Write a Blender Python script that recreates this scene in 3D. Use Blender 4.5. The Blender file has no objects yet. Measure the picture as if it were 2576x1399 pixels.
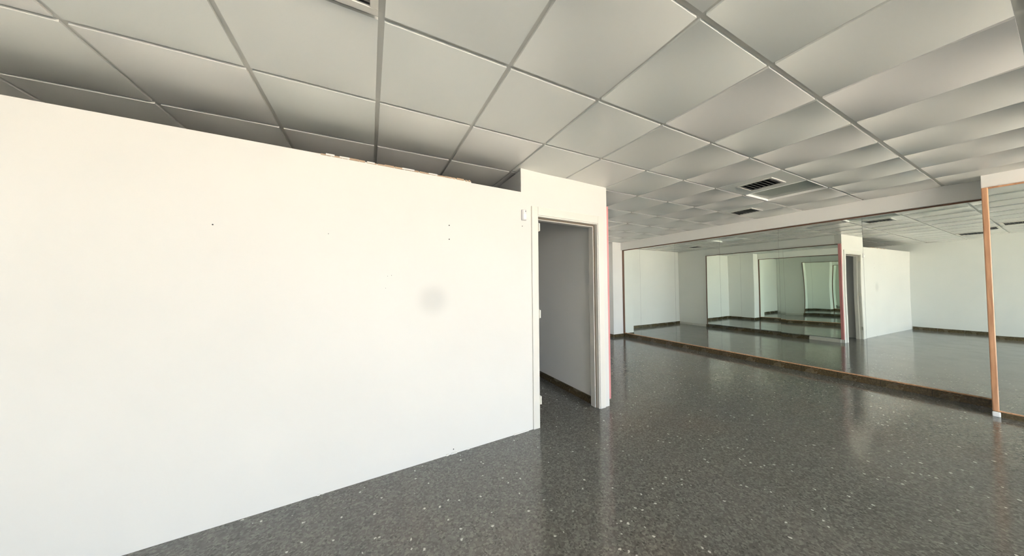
import bpy, math, random
from mathutils import Vector, Matrix
random.seed(4)
S = bpy.context.scene
COL = S.collection

# ---------------------------------------------------------------- camera, light, exposure
HC = 1.371                      # eye height
H = 2.493                       # underside of the ceiling tiles
YAW, PITCH, ROLL, FPX = 0.46481, 0.026374, -0.0074308, 715.03
cy_, sy_, cp_, sp_ = math.cos(YAW), math.sin(YAW), math.cos(PITCH), math.sin(PITCH)
F = Vector((sy_*cp_, cy_*cp_, sp_)); R = Vector((cy_, -sy_, 0)); U = R.cross(F)
R2 = R*math.cos(ROLL) + U*math.sin(ROLL); U2 = -R*math.sin(ROLL) + U*math.cos(ROLL)
cd = bpy.data.cameras.new('camera'); cam = bpy.data.objects.new('camera', cd); COL.objects.link(cam)
cd.sensor_width = 36; cd.lens = FPX/2576*36; cd.clip_start = 0.02
cam.matrix_world = Matrix(((R2.x, U2.x, -F.x, 0), (R2.y, U2.y, -F.y, 0), (R2.z, U2.z, -F.z, HC), (0, 0, 0, 1)))
S.camera = cam

W = bpy.data.worlds.new('sky'); S.world = W; W.use_nodes = True
wn = W.node_tree.nodes; wl = W.node_tree.links
bg = wn['Background']; bg.inputs['Strength'].default_value = 7.5
tc = wn.new('ShaderNodeTexCoord'); sx = wn.new('ShaderNodeSeparateXYZ'); rp = wn.new('ShaderNodeValToRGB')
wl.new(tc.outputs['Generated'], sx.inputs[0]); wl.new(sx.outputs['Z'], rp.inputs['Fac']); wl.new(rp.outputs['Color'], bg.inputs['Color'])
rp.color_ramp.elements[0].position = 0.0; rp.color_ramp.elements[0].color = (0.80, 0.90, 1.0, 1)
rp.color_ramp.elements[1].position = 0.7; rp.color_ramp.elements[1].color = (0.66, 0.82, 1.0, 1)

sd = bpy.data.lights.new('sun', 'SUN'); sd.energy = 60.0; sd.angle = 0.01; sd.color = (1.0, 0.93, 0.80)
sun = bpy.data.objects.new('sun', sd); COL.objects.link(sun)
sun.rotation_euler = Vector((0.55, 0.30, 0.78)).to_track_quat('Z', 'Y').to_euler()

YF = -6.52                      # shop front plane
pd = bpy.data.lights.new('shop_front_portal', 'AREA'); pd.shape = 'RECTANGLE'; pd.size = 6.4; pd.size_y = 2.25
pd.cycles.is_portal = True
po = bpy.data.objects.new('shop_front_portal', pd); COL.objects.link(po)
po.location = (2.0, YF-0.12, 1.2); po.rotation_euler = (math.radians(90), 0, 0)

S.view_settings.view_transform = 'Standard'; S.view_settings.look = 'None'
S.view_settings.gamma = 1.0; S.view_settings.use_curve_mapping = False
S.view_settings.exposure = 1.2
S.cycles.max_bounces = 16; S.cycles.diffuse_bounces = 7; S.cycles.glossy_bounces = 12
S.cycles.sample_clamp_indirect = 12.0

# ---------------------------------------------------------------- materials
def mat(name, base=(0.8, 0.8, 0.8), rough=0.5, metal=0.0, **kw):
    m = bpy.data.materials.new(name); m.use_nodes = True
    b = m.node_tree.nodes['Principled BSDF']
    b.inputs['Base Color'].default_value = (*base, 1); b.inputs['Roughness'].default_value = rough
    b.inputs['Metallic'].default_value = metal
    for k, v in kw.items(): b.inputs[k.replace('_', ' ')].default_value = v
    return m, m.node_tree.nodes, m.node_tree.links, b
def N(ns, t, **kw):
    n = ns.new(t)
    for k, v in kw.items():
        if k in n.inputs: n.inputs[k].default_value = v
        else: setattr(n, k, v)
    return n
def ramp(ns, stops, interp='LINEAR'):
    r = ns.new('ShaderNodeValToRGB'); r.color_ramp.interpolation = interp
    e = r.color_ramp.elements
    while len(e) < len(stops): e.new(0.5)
    for k, (p, c) in enumerate(stops):
        e[k].position = p; e[k].color = (*c, 1) if len(c) == 3 else c
    return r
def mix(ns, ls, fac, a, b, mode='MIX'):
    m = ns.new('ShaderNodeMix'); m.data_type = 'RGBA'; m.blend_type = mode
    for s, v in ((m.inputs[0], fac), (m.inputs[6], a), (m.inputs[7], b)):
        if hasattr(v, 'links'): ls.new(v, s)
        else: s.default_value = v if isinstance(v, (int, float)) else (*v, 1)
    return m.outputs[2]

def plaster(name, base, bump=0.05, smudge=None):
    m, ns, ls, b = mat(name, base, 0.62)
    t = N(ns, 'ShaderNodeTexCoord')
    n1 = N(ns, 'ShaderNodeTexNoise', Scale=1.3, Detail=3.0); ls.new(t.outputs['Object'], n1.inputs['Vector'])
    r1 = ramp(ns, [(0.3, tuple(c*0.965 for c in base)), (0.7, base)]); ls.new(n1.outputs['Fac'], r1.inputs[0])
    out = r1.outputs[0]
    if smudge:
        g = N(ns, 'ShaderNodeVectorMath', operation='DISTANCE'); ls.new(t.outputs['Object'], g.inputs[0]); g.inputs[1].default_value = smudge
        r3 = ramp(ns, [(0.03, (0.85, 0.86, 0.87)), (0.17, (1, 1, 1))], 'EASE'); ls.new(g.outputs['Value'], r3.inputs[0])
        out = mix(ns, ls, 1.0, out, r3.outputs[0], 'MULTIPLY')
    ls.new(out, b.inputs['Base Color'])
    n2 = N(ns, 'ShaderNodeTexNoise', Scale=90.0, Detail=4.0); ls.new(t.outputs['Object'], n2.inputs['Vector'])
    bp = N(ns, 'ShaderNodeBump', Strength=bump, Distance=0.004); ls.new(n2.outputs['Fac'], bp.inputs['Height']); ls.new(bp.outputs[0], b.inputs['Normal'])
    return m
M_wall = plaster('white_plaster', (0.86, 0.85, 0.82), 0.06)
M_part = plaster('white_partition_paint', (0.69, 0.675, 0.64), 0.06, smudge=(0.457, 2.32, 1.26))
M_core = plaster('rough_plaster_edge', (0.42, 0.30, 0.20), 0.5)
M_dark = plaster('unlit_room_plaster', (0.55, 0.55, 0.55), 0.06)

def tile_mat(bow=0.0):
    m, ns, ls, b = mat('vinyl_ceiling_tile', (0.66, 0.645, 0.61), 0.24)
    t = N(ns, 'ShaderNodeTexCoord'); oi = N(ns, 'ShaderNodeObjectInfo')
    r = ramp(ns, [(0.0, (0.765, 0.78, 0.745)), (0.5, (0.785, 0.785, 0.75)), (1.0, (0.795, 0.78, 0.76))]); ls.new(oi.outputs['Random'], r.inputs[0])
    ls.new(r.outputs[0], b.inputs['Base Color'])
    n = N(ns, 'ShaderNodeTexNoise', Scale=140.0, Detail=3.0); ls.new(t.outputs['Object'], n.inputs['Vector'])
    bp = N(ns, 'ShaderNodeBump', Strength=0.10, Distance=0.002); ls.new(n.outputs['Fac'], bp.inputs['Height']); ls.new(bp.outputs[0], b.inputs['Normal'])
    if bow:                     # pressed relief: each tile is bowed one way at one edge and the other way at the opposite edge
        x = N(ns, 'ShaderNodeSeparateXYZ'); ls.new(t.outputs['Object'], x.inputs[0])
        def M(op, a, c):
            q = N(ns, 'ShaderNodeMath', operation=op)
            for s_, v in ((q.inputs[0], a), (q.inputs[1], c)):
                if hasattr(v, 'links'): ls.new(v, s_)
                else: s_.default_value = v
            return q.outputs[0]
        u = M('MULTIPLY', x.outputs['X'], 3.5); v = M('MULTIPLY', x.outputs['Y'], 3.5)
        hgt = M('MULTIPLY', u, M('SUBTRACT', 1.0, M('MULTIPLY', v, v)))
        b2 = N(ns, 'ShaderNodeBump', Strength=1.0, Distance=bow); ls.new(hgt, b2.inputs['Height']); ls.new(b2.outputs[0], bp.inputs['Normal'])
    return m
M_bow = [tile_mat(v) for v in (0.012, 0.019, 0.029, 0.042)]
M_tile = tile_mat()
M_tee = mat('painted_tee', (0.57, 0.565, 0.53), 0.35)[0]
M_trim = mat('white_gloss_trim', (0.70, 0.675, 0.62), 0.35)[0]
M_seal = mat('brown_rubber_seal', (0.16, 0.12, 0.08), 0.6)[0]
M_black = mat('black_cavity', (0.012, 0.011, 0.012), 0.7)[0]
M_slat = mat('dark_grey_slat', (0.035, 0.033, 0.03), 0.5)[0]
M_white = mat('white_plastic', (0.72, 0.71, 0.72), 0.3)[0]
M_hinge = mat('painted_hinge', (0.80, 0.76, 0.68), 0.3)[0]
M_diff = mat('grey_green_diffuser', (0.36, 0.39, 0.36), 0.25)[0]
M_house = mat('white_enamel', (0.92, 0.92, 0.90), 0.3)[0]
M_gasket = mat('mirror_backing', (0.03, 0.03, 0.03), 0.6)[0]
M_alu = mat('grey_aluminium', (0.35, 0.35, 0.36), 0.35, 0.8)[0]

def mirror_mat():
    m, ns, ls, b = mat('silvered_glass', (0.89, 0.945, 0.895), 0.0, 1.0)
    t = N(ns, 'ShaderNodeTexCoord'); oi = N(ns, 'ShaderNodeObjectInfo')
    n = N(ns, 'ShaderNodeTexNoise', Scale=1.1, Detail=0.0, noise_dimensions='4D')
    ls.new(t.outputs['Object'], n.inputs['Vector']); ls.new(oi.outputs['Random'], n.inputs['W'])
    bp = N(ns, 'ShaderNodeBump', Strength=0.35, Distance=0.0045); ls.new(n.outputs['Fac'], bp.inputs['Height']); ls.new(bp.outputs[0], b.inputs['Normal'])
    return m
M_mirror = mirror_mat()

def copper():
    m, ns, ls, b = mat('varnished_copper_wood', (0.60, 0.30, 0.17), 0.32)
    t = N(ns, 'ShaderNodeTexCoord'); mp = N(ns, 'ShaderNodeMapping'); mp.inputs['Scale'].default_value = (14, 14, 1.2)
    ls.new(t.outputs['Object'], mp.inputs[0])
    n = N(ns, 'ShaderNodeTexNoise', Scale=3.0, Detail=5.0); ls.new(mp.outputs[0], n.inputs['Vector'])
    r = ramp(ns, [(0.3, (0.50, 0.25, 0.13)), (0.7, (0.74, 0.42, 0.24))]); ls.new(n.outputs['Fac'], r.inputs[0]); ls.new(r.outputs[0], b.inputs['Base Color'])
    return m
M_copper = copper()
M_brown = mat('dark_brown_wood', (0.16, 0.075, 0.04), 0.4)[0]
M_pink = mat('salmon_frame_edge', (0.66, 0.27, 0.27), 0.4)[0]

def terrazzo(name, k=2.1, tint=(1.02, 1.0, 0.92), rough=0.13, chip=(0.60, 0.60, 0.57)):
    m, ns, ls, b = mat(name, (0.08, 0.08, 0.075), rough)
    t = N(ns, 'ShaderNodeTexCoord'); c = t.outputs['Object']
    ds = N(ns, 'ShaderNodeTexNoise', Scale=45.0, Detail=2.0); ls.new(c, ds.inputs['Vector'])
    ad = N(ns, 'ShaderNodeMix'); ad.data_type = 'VECTOR'; ad.inputs[0].default_value = 0.022
    ls.new(c, ad.inputs[4]); ls.new(ds.outputs['Color'], ad.inputs[5]); v = ad.outputs[1]
    v1 = N(ns, 'ShaderNodeTexVoronoi', Scale=95.0); ls.new(v, v1.inputs['Vector'])
    s1 = N(ns, 'ShaderNodeSeparateColor'); ls.new(v1.outputs['Color'], s1.inputs[0])
    q = lambda x: tuple(x*k*a for a in tint)
    r1 = ramp(ns, [(0.0, q(0.048)), (0.30, q(0.058)), (0.55, q(0.070)), (0.80, q(0.084)), (1.0, q(0.105))]); ls.new(s1.outputs[0], r1.inputs[0])
    # dark pebbles
    v3 = N(ns, 'ShaderNodeTexVoronoi', Scale=48.0, Randomness=1.0); ls.new(v, v3.inputs['Vector'])
    s3 = N(ns, 'ShaderNodeSeparateColor'); ls.new(v3.outputs['Color'], s3.inputs[0])
    a3 = ramp(ns, [(0.70, (0, 0, 0)), (0.71, (1, 1, 1))]); ls.new(s3.outputs[0], a3.inputs[0])
    d3 = ramp(ns, [(0.26, (1, 1, 1)), (0.32, (0, 0, 0))]); ls.new(v3.outputs['Distance'], d3.inputs[0])
    m3 = mix(ns, ls, 1.0, a3.outputs[0], d3.outputs[0], 'MULTIPLY')
    c1 = mix(ns, ls, m3, r1.outputs[0], q(0.038))
    # sparse pale chips
    v2 = N(ns, 'ShaderNodeTexVoronoi', Scale=33.0, Randomness=1.0); ls.new(v, v2.inputs['Vector'])
    s2 = N(ns, 'ShaderNodeSeparateColor'); ls.new(v2.outputs['Color'], s2.inputs[0])
    a2 = ramp(ns, [(0.925, (0, 0, 0)), (0.93, (1, 1, 1))]); ls.new(s2.outputs[1], a2.inputs[0])
    d2 = ramp(ns, [(0.22, (1, 1, 1)), (0.27, (0, 0, 0))]); ls.new(v2.outputs['Distance'], d2.inputs[0])
    m2 = mix(ns, ls, 1.0, a2.outputs[0], d2.outputs[0], 'MULTIPLY')
    c2 = mix(ns, ls, m2, c1, chip)
    # slow drift between grey, green and brown
    n = N(ns, 'ShaderNodeTexNoise', Scale=0.8, Detail=2.0); ls.new(c, n.inputs['Vector'])
    rn = ramp(ns, [(0.35, (0.98, 1.0, 0.98)), (0.52, (1.0, 1.0, 0.96)), (0.68, (1.05, 0.98, 0.92))]); ls.new(n.outputs['Fac'], rn.inputs[0])
    c3 = mix(ns, ls, 1.0, c2, rn.outputs[0], 'MULTIPLY')
    ls.new(c3, b.inputs['Base Color']); b.inputs['IOR'].default_value = 1.62
    rr = ramp(ns, [(0.3, (rough*0.8,)*3), (0.7, (rough*1.3,)*3)]); n4 = N(ns, 'ShaderNodeTexNoise', Scale=3.0, Detail=4.0); ls.new(c, n4.inputs['Vector'])
    ls.new(n4.outputs['Fac'], rr.inputs[0]); ls.new(rr.outputs[0], b.inputs['Roughness'])
    return m
M_floor = terrazzo('dark_terrazzo')
M_skirt = terrazzo('brown_terrazzo_skirting', 0.9, (1.5, 1.1, 0.55), 0.25, (0.13, 0.10, 0.05))
M_pave = plaster('pale_paving', (0.54, 0.455, 0.36), 0.2)

# ---------------------------------------------------------------- mesh helpers
def wy(x, n=0.0):               # y of the partition's front face at x (it stands 3 degrees off the ceiling grid), n metres behind it
    return 2.4202 + 0.0516*(x-2.4) + n
class MB:
    def __init__(s): s.v = []; s.f = []
    def box(s, x0, x1, y0, y1, z0, z1, skew=False):
        b = len(s.v)
        for z in (z0, z1):
            for x, y in ((x0, y0), (x1, y0), (x1, y1), (x0, y1)):
                s.v.append((x, wy(x, y) if skew else y, z))
        for q in ((0, 3, 2, 1), (4, 5, 6, 7), (0, 1, 5, 4), (1, 2, 6, 5), (2, 3, 7, 6), (3, 0, 4, 7)):
            s.f.append(tuple(b+i for i in q))
        return s
    def disc(s, c, r, nrm, n=10, th=0.002):          # short cylinder, axis x or y
        b = len(s.v)
        for side in (0, 1):
            for k in range(n):
                a = 2*math.pi*k/n; u, w = r*math.cos(a), r*math.sin(a)
                if nrm == 'y': s.v.append((c[0]+u, c[1]-th*side, c[2]+w))
                else: s.v.append((c[0]-th*side, c[1]+u, c[2]+w))
        s.f.append(tuple(b+i for i in range(n))); s.f.append(tuple(b+n+n-1-i for i in range(n)))
        for k in range(n): s.f.append((b+k, b+n+k, b+n+(k+1) % n, b+(k+1) % n))
        return s
    def mesh(s, name, m):
        me = bpy.data.meshes.new(name); me.from_pydata(s.v, [], s.f); me.materials.append(m); me.update()
        import bmesh
        bm = bmesh.new(); bm.from_mesh(me); bmesh.ops.recalc_face_normals(bm, faces=bm.faces[:]); bm.to_mesh(me); bm.free()
        return me
    def build(s, name, m, parent=None, bevel=0.0):
        o = bpy.data.objects.new(name, s.mesh(name, m)); COL.objects.link(o)
        if parent: o.parent = parent
        if bevel:
            md = o.modifiers.new('bevel', 'BEVEL'); md.width = bevel; md.segments = 2; md.limit_method = 'ANGLE'
        return o
def link(name, me, loc=(0, 0, 0), parent=None):
    o = bpy.data.objects.new(name, me); COL.objects.link(o); o.location = loc
    if parent: o.parent = parent
    return o
def tag(o, label=None, cat=None, group=None, kind=None):
    if label: o['label'] = label
    if cat: o['category'] = cat
    if group: o['group'] = group
    if kind: o['kind'] = kind
    return o
def empty(name, loc=(0, 0, 0)):
    o = bpy.data.objects.new(name, None); COL.objects.link(o); o.location = loc; o.empty_display_size = 0.1
    return o

# ---------------------------------------------------------------- room shell
X0, XB, XM, YB = -2.0, 6.0, 6.07, 6.3       # rear wall, soffit face, big mirror face, far wall
XD = 2.44                                   # divider wall face (flush with the door bay's end)
floor = MB().box(X0-0.2, 6.35, YF-0.15, YB+0.2, -0.12, 0).build('floor', M_floor)
tag(floor, 'dark grey polished terrazzo floor with pale stone chips', 'floor', kind='structure')
pave = MB().box(-40, 44, -60, YF-0.16, -0.16, -0.04).build('pavement', M_pave)
tag(pave, 'sunlit pale pavement outside the shop front', 'pavement', kind='structure')

ZS = H+0.22
ceil = MB().box(X0-0.2, 6.35, YF-0.15, YB+0.2, ZS, ZS+0.15).build('ceiling', M_dark)
tag(ceil, 'suspended ceiling of square off-white tiles in a painted grid', 'ceiling', kind='structure')

w = MB().box(X0-0.2, X0, YF-0.1, YB+0.2, 0, ZS).build('wall_rear', plaster('shade_greyed_plaster', (0.70, 0.71, 0.69)))  # white plaster greyed down: the wall's shade is put into its colour
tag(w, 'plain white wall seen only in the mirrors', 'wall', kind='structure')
w = MB().box(X0, 6.35, YB, YB+0.2, 0, ZS).build('wall_far', M_wall)
tag(w, 'white wall at the far end of the mirror room', 'wall', kind='structure')
wr = MB().box(6.10, 6.35, YF-0.1, YB, 0, ZS).build('wall_right', M_wall)
tag(wr, 'white wall that carries the large mirror', 'wall', kind='structure')
sf = MB().box(XB, 6.10, 0.44, YB, 2.292, ZS).build('wall_soffit', M_wall)
tag(sf, 'long white bulkhead between the big mirror and the ceiling', 'bulkhead', kind='structure')
cl = MB().box(5.70, 6.10, 5.47, YB, 0, H).build('wall_column', M_wall)
tag(cl, 'white corner column at the far end of the big mirror', 'column', kind='structure')
pl = MB().box(5.75, 6.10, -1.0, 0.435, 0, H).build('wall_pillar', M_wall)
tag(pl, 'white pillar at the right edge carrying the nearer mirror', 'pillar', kind='structure')

# divider (its far side carries the second mirror) and the cell behind the door
dv = MB().box(2.30, XD, 2.53, YB, 0, H).build('wall_divider', M_wall)
tag(dv, 'wall running back from the door bay, its end edge bright white', 'wall', kind='structure')
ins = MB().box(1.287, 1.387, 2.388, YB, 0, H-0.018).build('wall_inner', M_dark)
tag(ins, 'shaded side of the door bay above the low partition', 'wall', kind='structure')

# partition: low length + full-height door bay
lp = MB()
lp.box(X0, 0.782, 0, 0.10, 0, 2.274, True)
lp.box(0.782, 1.287, 0, 0.10, 0, 2.262, True)
lp.box(1.287, 1.390, 0, 0.02, 0, H, True)
lp.box(1.390, 1.465, 0, 0.10, 0, H, True)
lp.box(2.295, XD, 0, 0.11, 0, H, True)
lp.box(1.465, 2.295, 0, 0.10, 2.06, H, True)
left = lp.build('wall_left', M_part)
tag(left, 'long cream-white partition wall stopping short of the ceiling, full height at the doorway', 'wall', kind='structure')
# torn plaster along the partition's top edge
rg = MB(); x = -0.30
while x < 0.76:
    d = random.uniform(0.02, 0.07); e = min(x+d, 0.775); t = random.uniform(0.002, 0.008)
    rg.box(x, e, -random.uniform(0.001, 0.006), 0.04, 2.268, 2.274+t, True); x = e+random.uniform(0, 0.012)
tag(rg.build('plaster_edge', M_core, left), 'ragged brown plaster left along the partition top', kind='stuff')
fl = MB(); 
for x, l, t in ((-0.27, 0.05, 0.007), (-0.19, 0.06, 0.005), (-0.02, 0.05, 0.004), (0.22, 0.09, 0.006), (0.42, 0.07, 0.004)):
    fl.box(x, x+l, -0.008, 0.02, 2.270, 2.275+t, True)
tag(fl.build('paint_flake', M_part, left), 'white flakes of paint on the torn edge', kind='stuff')
# screw holes
hm = MB().disc((0, 0, 0), 0.0048, 'y').mesh('screw_hole', M_black)
for hx, hz, s in ((0.588, 1.873, 1), (0.588, 1.758, 1), (1.299, 1.936, 0.9), (0.147, 1.453, .45), (0.120, 1.447, .4), (0.107, 1.358, .4), (-0.819, 1.739, .8), (0.621, 0.037, 1), (-0.252, 1.733, .5)):
    o = link('screw_hole', hm, (hx, wy(hx)+0.0012, hz), left); o.scale = (s, 1, s)
# chipped foot of the partition
ch = MB()
for x, l, t in ((0.60, 0.05, 0.012), (0.74, 0.02, 0.010), (1.19, 0.16, 0.010), (-0.30, 0.015, 0.008), (0.56, 0.02, .012)):
    ch.box(x, x+l, -0.006, 0.01, 0.0, t, True)
tag(ch.build('plaster_crumb', M_part, left), kind='stuff')

# door frame
df = empty('door_1', (1.88, wy(1.88), 0)); tag(df, 'open white-framed doorway at the partition end with no door leaf', 'doorway', kind='structure')
def dpart(name, mb, m, bev=0.0):
    for k, v in enumerate(mb.v): mb.v[k] = (v[0]-df.location.x, v[1]-df.location.y, v[2])
    return mb.build(name, m, df, bev)
dpart('casing', MB().box(1.402, 1.474, -0.014, 0, 0, 2.143, True), M_trim, 0.003)
dpart('casing', MB().box(2.290, 2.368, -0.014, 0, 0, 2.143, True), M_trim, 0.003)
dpart('casing', MB().box(1.474, 2.290, -0.014, 0, 2.060, 2.143, True), M_trim, 0.003)
dpart('jamb', MB().box(1.465, 1.480, -0.004, 0.11, 0, 2.048, True), M_trim, 0.001)
dpart('jamb', MB().box(2.280, 2.295, -0.004, 0.12, 0, 2.048, True), M_trim, 0.001)
dpart('jamb', MB().box(1.465, 2.295, -0.004, 0.11, 2.048, 2.061, True), M_trim, 0.001)
dpart('door_stop', MB().box(2.262, 2.280, 0.045, 0.115, 0, 2.030, True), M_trim, 0.002)
dpart('door_stop', MB().box(1.480, 1.492, 0.045, 0.105, 0, 2.030, True), M_trim, 0.002)
dpart('door_stop', MB().box(1.480, 2.280, 0.045, 0.105, 2.028, 2.048, True), M_trim, 0.002)
dpart('seal', MB().box(2.270, 2.281, 0.037, 0.045, 0, 2.035, True), M_seal)
dpart('seal', MB().box(1.480, 2.280, 0.037, 0.045, 2.035, 2.049, True), M_seal)
for z in (1.90, 1.05, 0.22):
    hg = MB().box(1.478, 1.486, -0.008, 0.028, z, z+0.085, True)
    hg.box(1.480, 1.492, -0.018, -0.004, z+0.004, z+0.080, True)
    dpart('hinge', hg, M_hinge, 0.001)

# ---------------------------------------------------------------- skirting in separate lengths
def skirt(name, x0, y0, x1, y1, nx, ny, label, m=None, h=0.09, th=0.014, step=0.4):
    root = empty(name, (x0, y0, 0)); tag(root, label, 'skirting', kind='structure')
    L = math.hypot(x1-x0, y1-y0); n = max(1, round(L/step)); dx, dy = (x1-x0)/L, (y1-y0)/L; s = L/n
    b = MB().box(0.0012, s-0.0012, 0, th, 0, h)
    for k, (a, c, z) in enumerate(b.v): b.v[k] = (dx*a+nx*c, dy*a+ny*c, z)
    me = b.mesh('skirting_tile', m or M_skirt)
    for k in range(n):
        link('skirting_tile', me, (dx*s*k+nx*random.uniform(-.0012, .0008), dy*s*k+ny*random.uniform(-.0012, .0008), 0), root)
    return root
skirt('baseboard_right', 6.10, 5.47, 6.10, 0.44, -1, 0, 'brown terrazzo skirting under the big mirror', th=0.045, h=0.086)
skirt('baseboard_pillar', 5.75, 0.435, 5.75, -1.0, -1, 0, 'terrazzo skirting under the mirror on the pillar', th=0.03, h=0.05)
skirt('baseboard_column', 5.70, 5.47, 6.05, 5.47, 0, -1, 'short terrazzo skirting at the foot of the corner column', h=0.075, step=0.18)
skirt('baseboard_column_side', 5.70, YB, 5.70, 5.47, -1, 0, 'terrazzo skirting on the shaded side of the corner column', h=0.075)
skirt('baseboard_far', XD, YB, 5.69, YB, 0, -1, 'terrazzo skirting along the far wall, seen in the mirror', h=0.08)
skirt('baseboard_divider', XD, 3.0, XD, 5.40, 1, 0, 'terrazzo skirting under the opposite mirror', th=0.04, h=0.085)
skirt('baseboard_divider_end', XD, 2.48, XD, 3.0, 1, 0, 'white board at the foot of the opposite mirror', m=M_trim, th=0.03, h=0.07, step=0.6)
skirt('baseboard_divider_far', XD, 5.40, XD, YB, 1, 0, 'pale skirting beyond the opposite mirror', m=M_trim, h=0.07)
skirt('baseboard_rear', X0, YF, X0, 2.18, 1, 0, 'terrazzo skirting along the rear wall, seen in the mirror', h=0.08)
skirt('baseboard_cell', 2.30, 2.54, 2.30, YB, -1, 0, 'dark skirting inside the doorway', h=0.085)

# ---------------------------------------------------------------- mirrors
def panel(y0, y1, z0, z1, xf, face, root, name='mirror_panel', ry=0.0, rz=0.0):
    cy, cz = (y0+y1)/2, (z0+z1)/2
    b = MB().box(0, 0.005*face, y0-cy, y1-cy, z0-cz, z1-cz)
    if face > 0: pass
    o = b.build(name, M_mirror, root); o.location = Vector((xf, cy, cz))-root.location; o.rotation_euler = (0, ry, rz)
    return o
bm_ = empty('wall_mirror', (6.07, 2.94, 0.1))
tag(bm_, 'room-length frameless mirror of tall panels under the white bulkhead', 'mirror', 'mirrors of the studio')
ys = [0.445, 1.32, 2.22, 3.11, 4.02, 4.93, 5.445]
for a, b in zip(ys[:-1], ys[1:]):
    panel(a+0.0008, b-0.0008, 0.100, 2.275, XM, 1, bm_, ry=random.uniform(-.0009, .0009), rz=random.uniform(-.0012, .0012))
def off(mb, root):
    for k, v in enumerate(mb.v): mb.v[k] = (v[0]-root.location.x, v[1]-root.location.y, v[2]-root.location.z)
    return mb
off(MB().box(6.078, 6.098, 0.44, 5.46, 0.09, 2.285), bm_).build('backing_board', M_gasket, bm_)
o = off(MB().box(6.045, 6.085, 5.445, 5.468, 0.088, 2.291), bm_).build('side_strip', M_brown, bm_, 0.002); o['label'] = 'thin brown wooden side strip'
o = off(MB().box(6.050, 6.085, 0.44, 5.445, 2.275, 2.291), bm_).build('top_strip', M_brown, bm_, 0.002); o['label'] = 'thin brown top strip'
o = off(MB().box(6.054, 6.085, 0.44, 5.445, 0.087, 0.100), bm_).build('bottom_strip', M_copper, bm_, 0.002); o['label'] = 'thin golden bottom strip'

pm = empty('wall_mirror', (5.74, -0.3, 0.05)); tag(pm, 'nearer mirror with copper edge strip on the right pillar', 'mirror', 'mirrors of the studio')
for a, b in ((-0.98, -0.30), (-0.30, 0.397)):
    panel(a+0.0008, b-0.0008, 0.062, 2.335, 5.728, 1, pm, ry=random.uniform(-.0006, .0006))
off(MB().box(5.734, 5.749, -0.98, 0.405, 0.055, 2.340), pm).build('backing_board', M_gasket, pm)
o = off(MB().box(5.712, 5.749, 0.397, 0.434, 0.052, 2.352), pm).build('side_strip', M_copper, pm, 0.006); o['label'] = 'copper-coloured upright edge strip'
o = off(MB().box(5.716, 5.749, -0.98, 0.397, 2.335, 2.352), pm).build('top_strip', M_copper, pm, 0.003)
o = off(MB().box(5.718, 5.749, -0.98, 0.397, 0.051, 0.062), pm).build('bottom_strip', M_copper, pm, 0.002)
o = off(MB().box(5.700, 5.719, 0.390, 0.435, 0.0, 0.050), pm).build('end_cap', M_house, pm, 0.006); o['label'] = 'white cap at the foot of the copper strip'

om = empty('wall_mirror', (2.46, 3.9, 0.1)); tag(om, 'opposite mirror on the divider wall, seen repeated inside the big mirror', 'mirror', 'mirrors of the studio')
for a, b in ((2.475, 3.44), (3.44, 4.41), (4.41, 5.36)):
    panel(a+0.0008, b-0.0008, 0.098, 2.262, 2.463, -1, om, ry=random.uniform(-.0018, .0018), rz=random.uniform(-.001, .001))
off(MB().box(2.441, 2.457, 2.47, 5.36, 0.09, 2.27), om).build('backing_board', M_gasket, om)
o = off(MB().box(2.441, 2.470, 2.426, 2.474, 0.075, 2.278), om).build('side_strip', M_pink, om, 0.002); o['label'] = 'salmon-coloured edge strip seen edge-on beside the doorway'
o = off(MB().box(2.441, 2.474, 5.361, 5.380, 0.075, 2.278), om).build('side_strip', M_brown, om, 0.002)
o = off(MB().box(2.441, 2.474, 2.475, 5.361, 2.263, 2.278), om).build('top_strip', M_brown, om, 0.002)

# ---------------------------------------------------------------- ceiling grid
GX0, GY0, P = -1.161, 2.480, 0.6
xs = [X0] + [GX0+P*k for k in range(-1, 12)] + [XB]
ysg = [YF] + [GY0+P*k for k in range(-14, 7)] + [YB]
ysg = sorted(set(round(v, 4) for v in ysg)); ysg = [v for k, v in enumerate(ysg) if k == 0 or v-ysg[k-1] > 0.05]
cache = {}
def tile_mesh(wd, ln, A, C, hole=None):
    key = (round(wd, 3), round(ln, 3), round(A, 4), round(C, 4), hole)
    if key in cache: return cache[key]
    n = 6; g = 0.0125; v = []; f = []
    hx, hy = wd/2-g, ln/2-g
    for j in range(n+1):
        for i in range(n+1):
            u, w_ = -1+2*i/n, -1+2*j/n
            z = -A*(1-u*u)*(1-w_*w_) - C*u*(1-w_*w_)
            v.append((u*hx, w_*hy, z))
    for j in range(n):
        for i in range(n):
            a = j*(n+1)+i; f.append((a, a+n+1, a+n+2, a+1))
    nb = len(f)
    ring = [i for i in range(n+1)] + [(j)*(n+1)+n for j in range(1, n+1)] + [n*(n+1)+i for i in range(n-1, -1, -1)] + [j*(n+1) for j in range(n-1, 0, -1)]
    b = len(v)
    for i in ring: v.append((v[i][0], v[i][1], v[i][2]))
    c = len(v)
    for i in ring: v.append((v[i][0], v[i][1], 0.0145))
    L = len(ring)
    for k in range(L): f.append((b+k, b+(k+1) % L, c+(k+1) % L, c+k))
    f.append(tuple(c+k for k in range(L)))
    me = bpy.data.meshes.new('ceiling_tile'); me.from_pydata(v, [], f); me.materials.append(M_tile if C == 0 else M_bow[min(3, int(C/0.002))])
    me.polygons.foreach_set('use_smooth', [k < nb for k in range(len(f))]); me.update()
    cache[key] = me
    return me
def cell(x, y):     # the grid cell that holds a point
    i = max(k for k in range(len(xs)-1) if xs[k] <= x); j = max(k for k in range(len(ysg)-1) if ysg[k] <= y)
    return i, j
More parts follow.
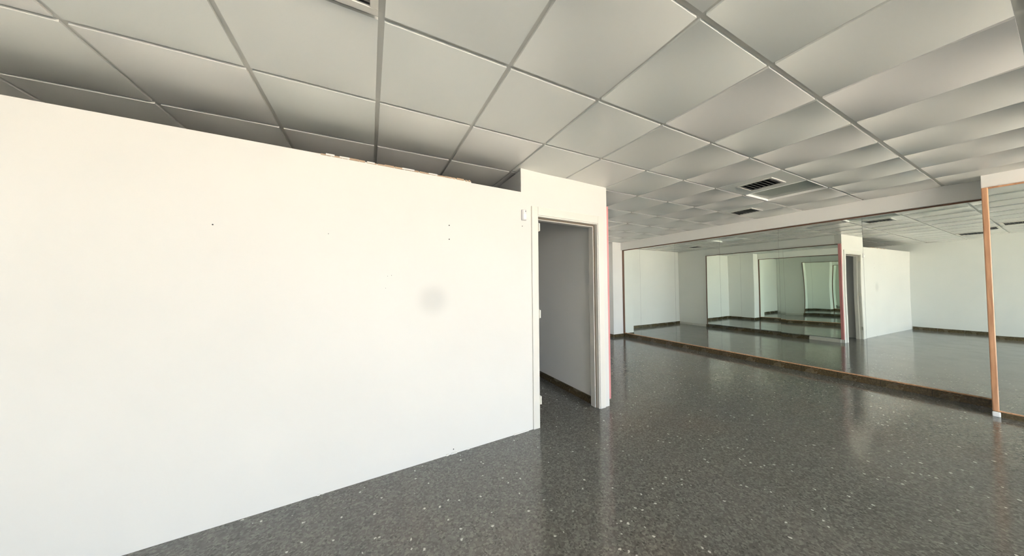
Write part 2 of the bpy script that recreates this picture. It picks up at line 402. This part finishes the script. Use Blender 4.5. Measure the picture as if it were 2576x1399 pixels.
lamps = {cell(4.54, 1.58), cell(3.94, 3.98)}
big_vents = {cell(-0.26, 0.98), cell(0.34, 0.38)}
small_vents = [(3.94, 1.585), (5.20, 2.30), (3.34, 5.18)]
flat = {cell(*p) for p in small_vents}
cells = []
for i in range(len(xs)-1):
    for j in range(len(ysg)-1):
        x0, x1, y0, y1 = xs[i], xs[i+1], ysg[j], ysg[j+1]
        cells.append((i, j, (x0+x1)/2, (y0+y1)/2, x1-x0, y1-y0))
far_tiles = MB()
cells.sort(key=lambda c: c[2]**2+c[3]**2)
for i, j, cx, cy, wd, ln in cells:
    if (i, j) in lamps or (i, j) in big_vents or ln < 0.1 or wd < 0.05: continue
    if cy < -3.4:
        far_tiles.box(cx-wd/2+0.014, cx+wd/2-0.014, cy-ln/2+0.014, cy+ln/2-0.014, H, H+0.0125); continue
    C = (0.001 if cx < 0.8 else 0.0022 if cx < 2.6 else 0.0042 if cx < 3.9 else 0.0062)*(0 if (cy > 1.4 and cx < 1.3) else 1)
    A = 0.0085 if cx < 2.0 else 0.003
    if cy > 1.4 and cx < 1.4: A = 0.012
    if (i, j) in flat: A = C = 0.0
    link('ceiling_tile', tile_mesh(wd, ln, A, C), (cx, cy, H), ceil)
tag(far_tiles.build('ceiling_tile', M_tile, ceil), kind='stuff')
tx = MB().box(0, XB-X0, -0.017, 0.017, 0, 0.003).mesh('ceiling_tee', M_tee)
for y in ysg[1:-1]: link('ceiling_tee', tx, (X0, y, H+0.0118), ceil)
ty = MB().box(-0.017, 0.017, 0, YB-YF, 0, 0.003).mesh('ceiling_tee', M_tee)
for x in xs[1:-1]: link('ceiling_tee', ty, (x, YF, H+0.0120), ceil)
wa = MB().box(XB-0.022, XB, 0.44, YB, H+0.004, H+0.012).build('wall_angle', M_tee, ceil)
wa = MB().box(X0, X0+0.022, YF, YB, H+0.004, H+0.012).build('wall_angle', M_tee, ceil)
# dark shadow gap where the door bay meets the grid
# ---------------------------------------------------------------- recessed ceiling lights (switched off)
def lamp(c, label, dm=None):
    i, j = c; x0, x1, y0, y1 = xs[i], xs[i+1], ysg[j], ysg[j+1]
    r = empty('ceiling_light', ((x0+x1)/2, (y0+y1)/2, H)); tag(r, label, 'ceiling light', 'recessed ceiling lights')
    a = 0.283
    hs = MB().box(-a, a, a-0.003, a, -0.004, 0.03).box(-a, a, -a, -a+0.003, 0.0, 0.03).box(-a, -a+0.003, -a, a, 0.0, 0.03).box(a-0.003, a, -a, a, -0.004, 0.03)
    hs.build('housing', M_house, r)
    MB().box(-a+0.004, a-0.004, -a+0.004, a-0.004, 0.022, 0.028).build('diffuser', dm or M_diff, r)
lamp(cell(4.54, 1.58), 'switched-off recessed square ceiling light with bright rim, beside the vent grille')
lamp(cell(3.94, 3.98), 'far recessed ceiling light just past the white door bay edge', M_house)
# ---------------------------------------------------------------- vents
def vent(x, y, a, label, border=0.022, ns=7, flush=False):
    r = empty('ceiling_vent', (x, y, H)); tag(r, label, 'vent', 'ceiling air vents')
    z0 = -0.010
    fr = MB().box(-a, a, a-border, a, z0, 0.004).box(-a, a, -a, -a+border, z0, 0.004).box(-a, -a+border, -a+border, a-border, z0, 0.004).box(a-border, a, -a+border, a-border, z0, 0.004)
    fr.build('frame', M_trim if flush else M_tee, r, 0.0015)
    MB().box(-a+border, a-border, -a+border, a-border, 0.0, 0.004).build('duct_opening', M_black, r)
    sm = MB().box(-a+border, a-border, -0.0015, 0.0015, -0.008, -0.001).mesh('slat', M_slat)
    for k in range(ns):
        o = link('slat', sm, (0, -a+border+(2*a-2*border)*(k+0.5)/ns, 0), r)
        o.rotation_euler = (0.5, 0, 0)
    return r
vent(3.94, 1.585, 0.165, 'small square dark air vent nearer the camera, next to the recessed light')
vent(5.20, 2.30, 0.165, 'small square dark air vent further back near the bulkhead')
vent(3.34, 5.18, 0.165, 'small square air vent seen only reflected in the big mirror')
vent(-0.26, 0.98, 0.286, 'large white-framed black air grille at the top edge of the picture', 0.030, 12, True)
vent(0.34, 0.38, 0.285, 'large air grille above the camera, seen only reflected by the copper strip', 0.045, 12, True)
r = empty('ceiling_vent', (-1.86, 1.72, H)); tag(r, 'narrow slot vent at the rear wall, reflected in the big mirror', 'vent', 'ceiling air vents')
MB().box(-0.05, 0.05, -0.2, 0.2, -0.006, 0.0).build('frame', M_tee, r); MB().box(-0.035, 0.035, -0.19, 0.19, -0.0075, -0.005).build('duct_opening', M_black, r)

# ---------------------------------------------------------------- motion sensor beside the door
sx_, sz = 1.3115, 1.990
ms = empty('motion_sensor', (sx_, wy(sx_), sz)); tag(ms, 'small white motion sensor on the wall left of the doorway', 'sensor')
b = MB()
prof = [(-0.024, 0.0), (-0.024, -0.022), (-0.014, -0.034), (0.014, -0.034), (0.024, -0.022), (0.024, 0.0)]
n = len(prof)
for z, k in ((0.0, 0.82), (0.008, 1.0), (0.058, 1.0), (0.094, 0.92), (0.1, 0.8)):
    for px, py in prof: b.v.append((px*(0.97 if k < 1 else 1), py*k, z))
for r_ in range(4):
    for k in range(n): b.f.append((r_*n+k, r_*n+(k+1) % n, (r_+1)*n+(k+1) % n, (r_+1)*n+k))
b.f.append(tuple(range(n))); b.f.append(tuple(4*n+k for k in range(n)))
b.build('body', M_white, ms, 0.002)
MB().box(-0.015, 0.015, -0.0355, -0.033, 0.015, 0.055).build('lens', M_house, ms, 0.001)
MB().disc((0.007, -0.0325, 0.081), 0.0042, 'y', th=0.003).build('indicator', M_black, ms)
MB().disc((0.008, -0.0300, 0.093), 0.0028, 'y', th=0.003).build('indicator', M_black, ms)

# ---------------------------------------------------------------- shop front behind the camera
wf = MB().box(X0, -1.2, YF-0.12, YF, 0, ZS).box(5.2, 6.1, YF-0.12, YF, 0, ZS).box(-1.2, 5.2, YF-0.12, YF, 2.38, ZS).build('wall_front', M_wall)
tag(wf, 'shop front wall behind the camera', 'wall', kind='structure')
wd_ = empty('window_1', (2.0, YF-0.06, 0)); tag(wd_, 'full-height shop window behind the camera', 'window', kind='structure')
for x in (-1.18, 0.4, 2.0, 3.6, 5.18):
    off(MB().box(x-0.025, x+0.025, YF-0.09, YF-0.03, 0, 2.38), wd_).build('mullion', M_alu, wd_)
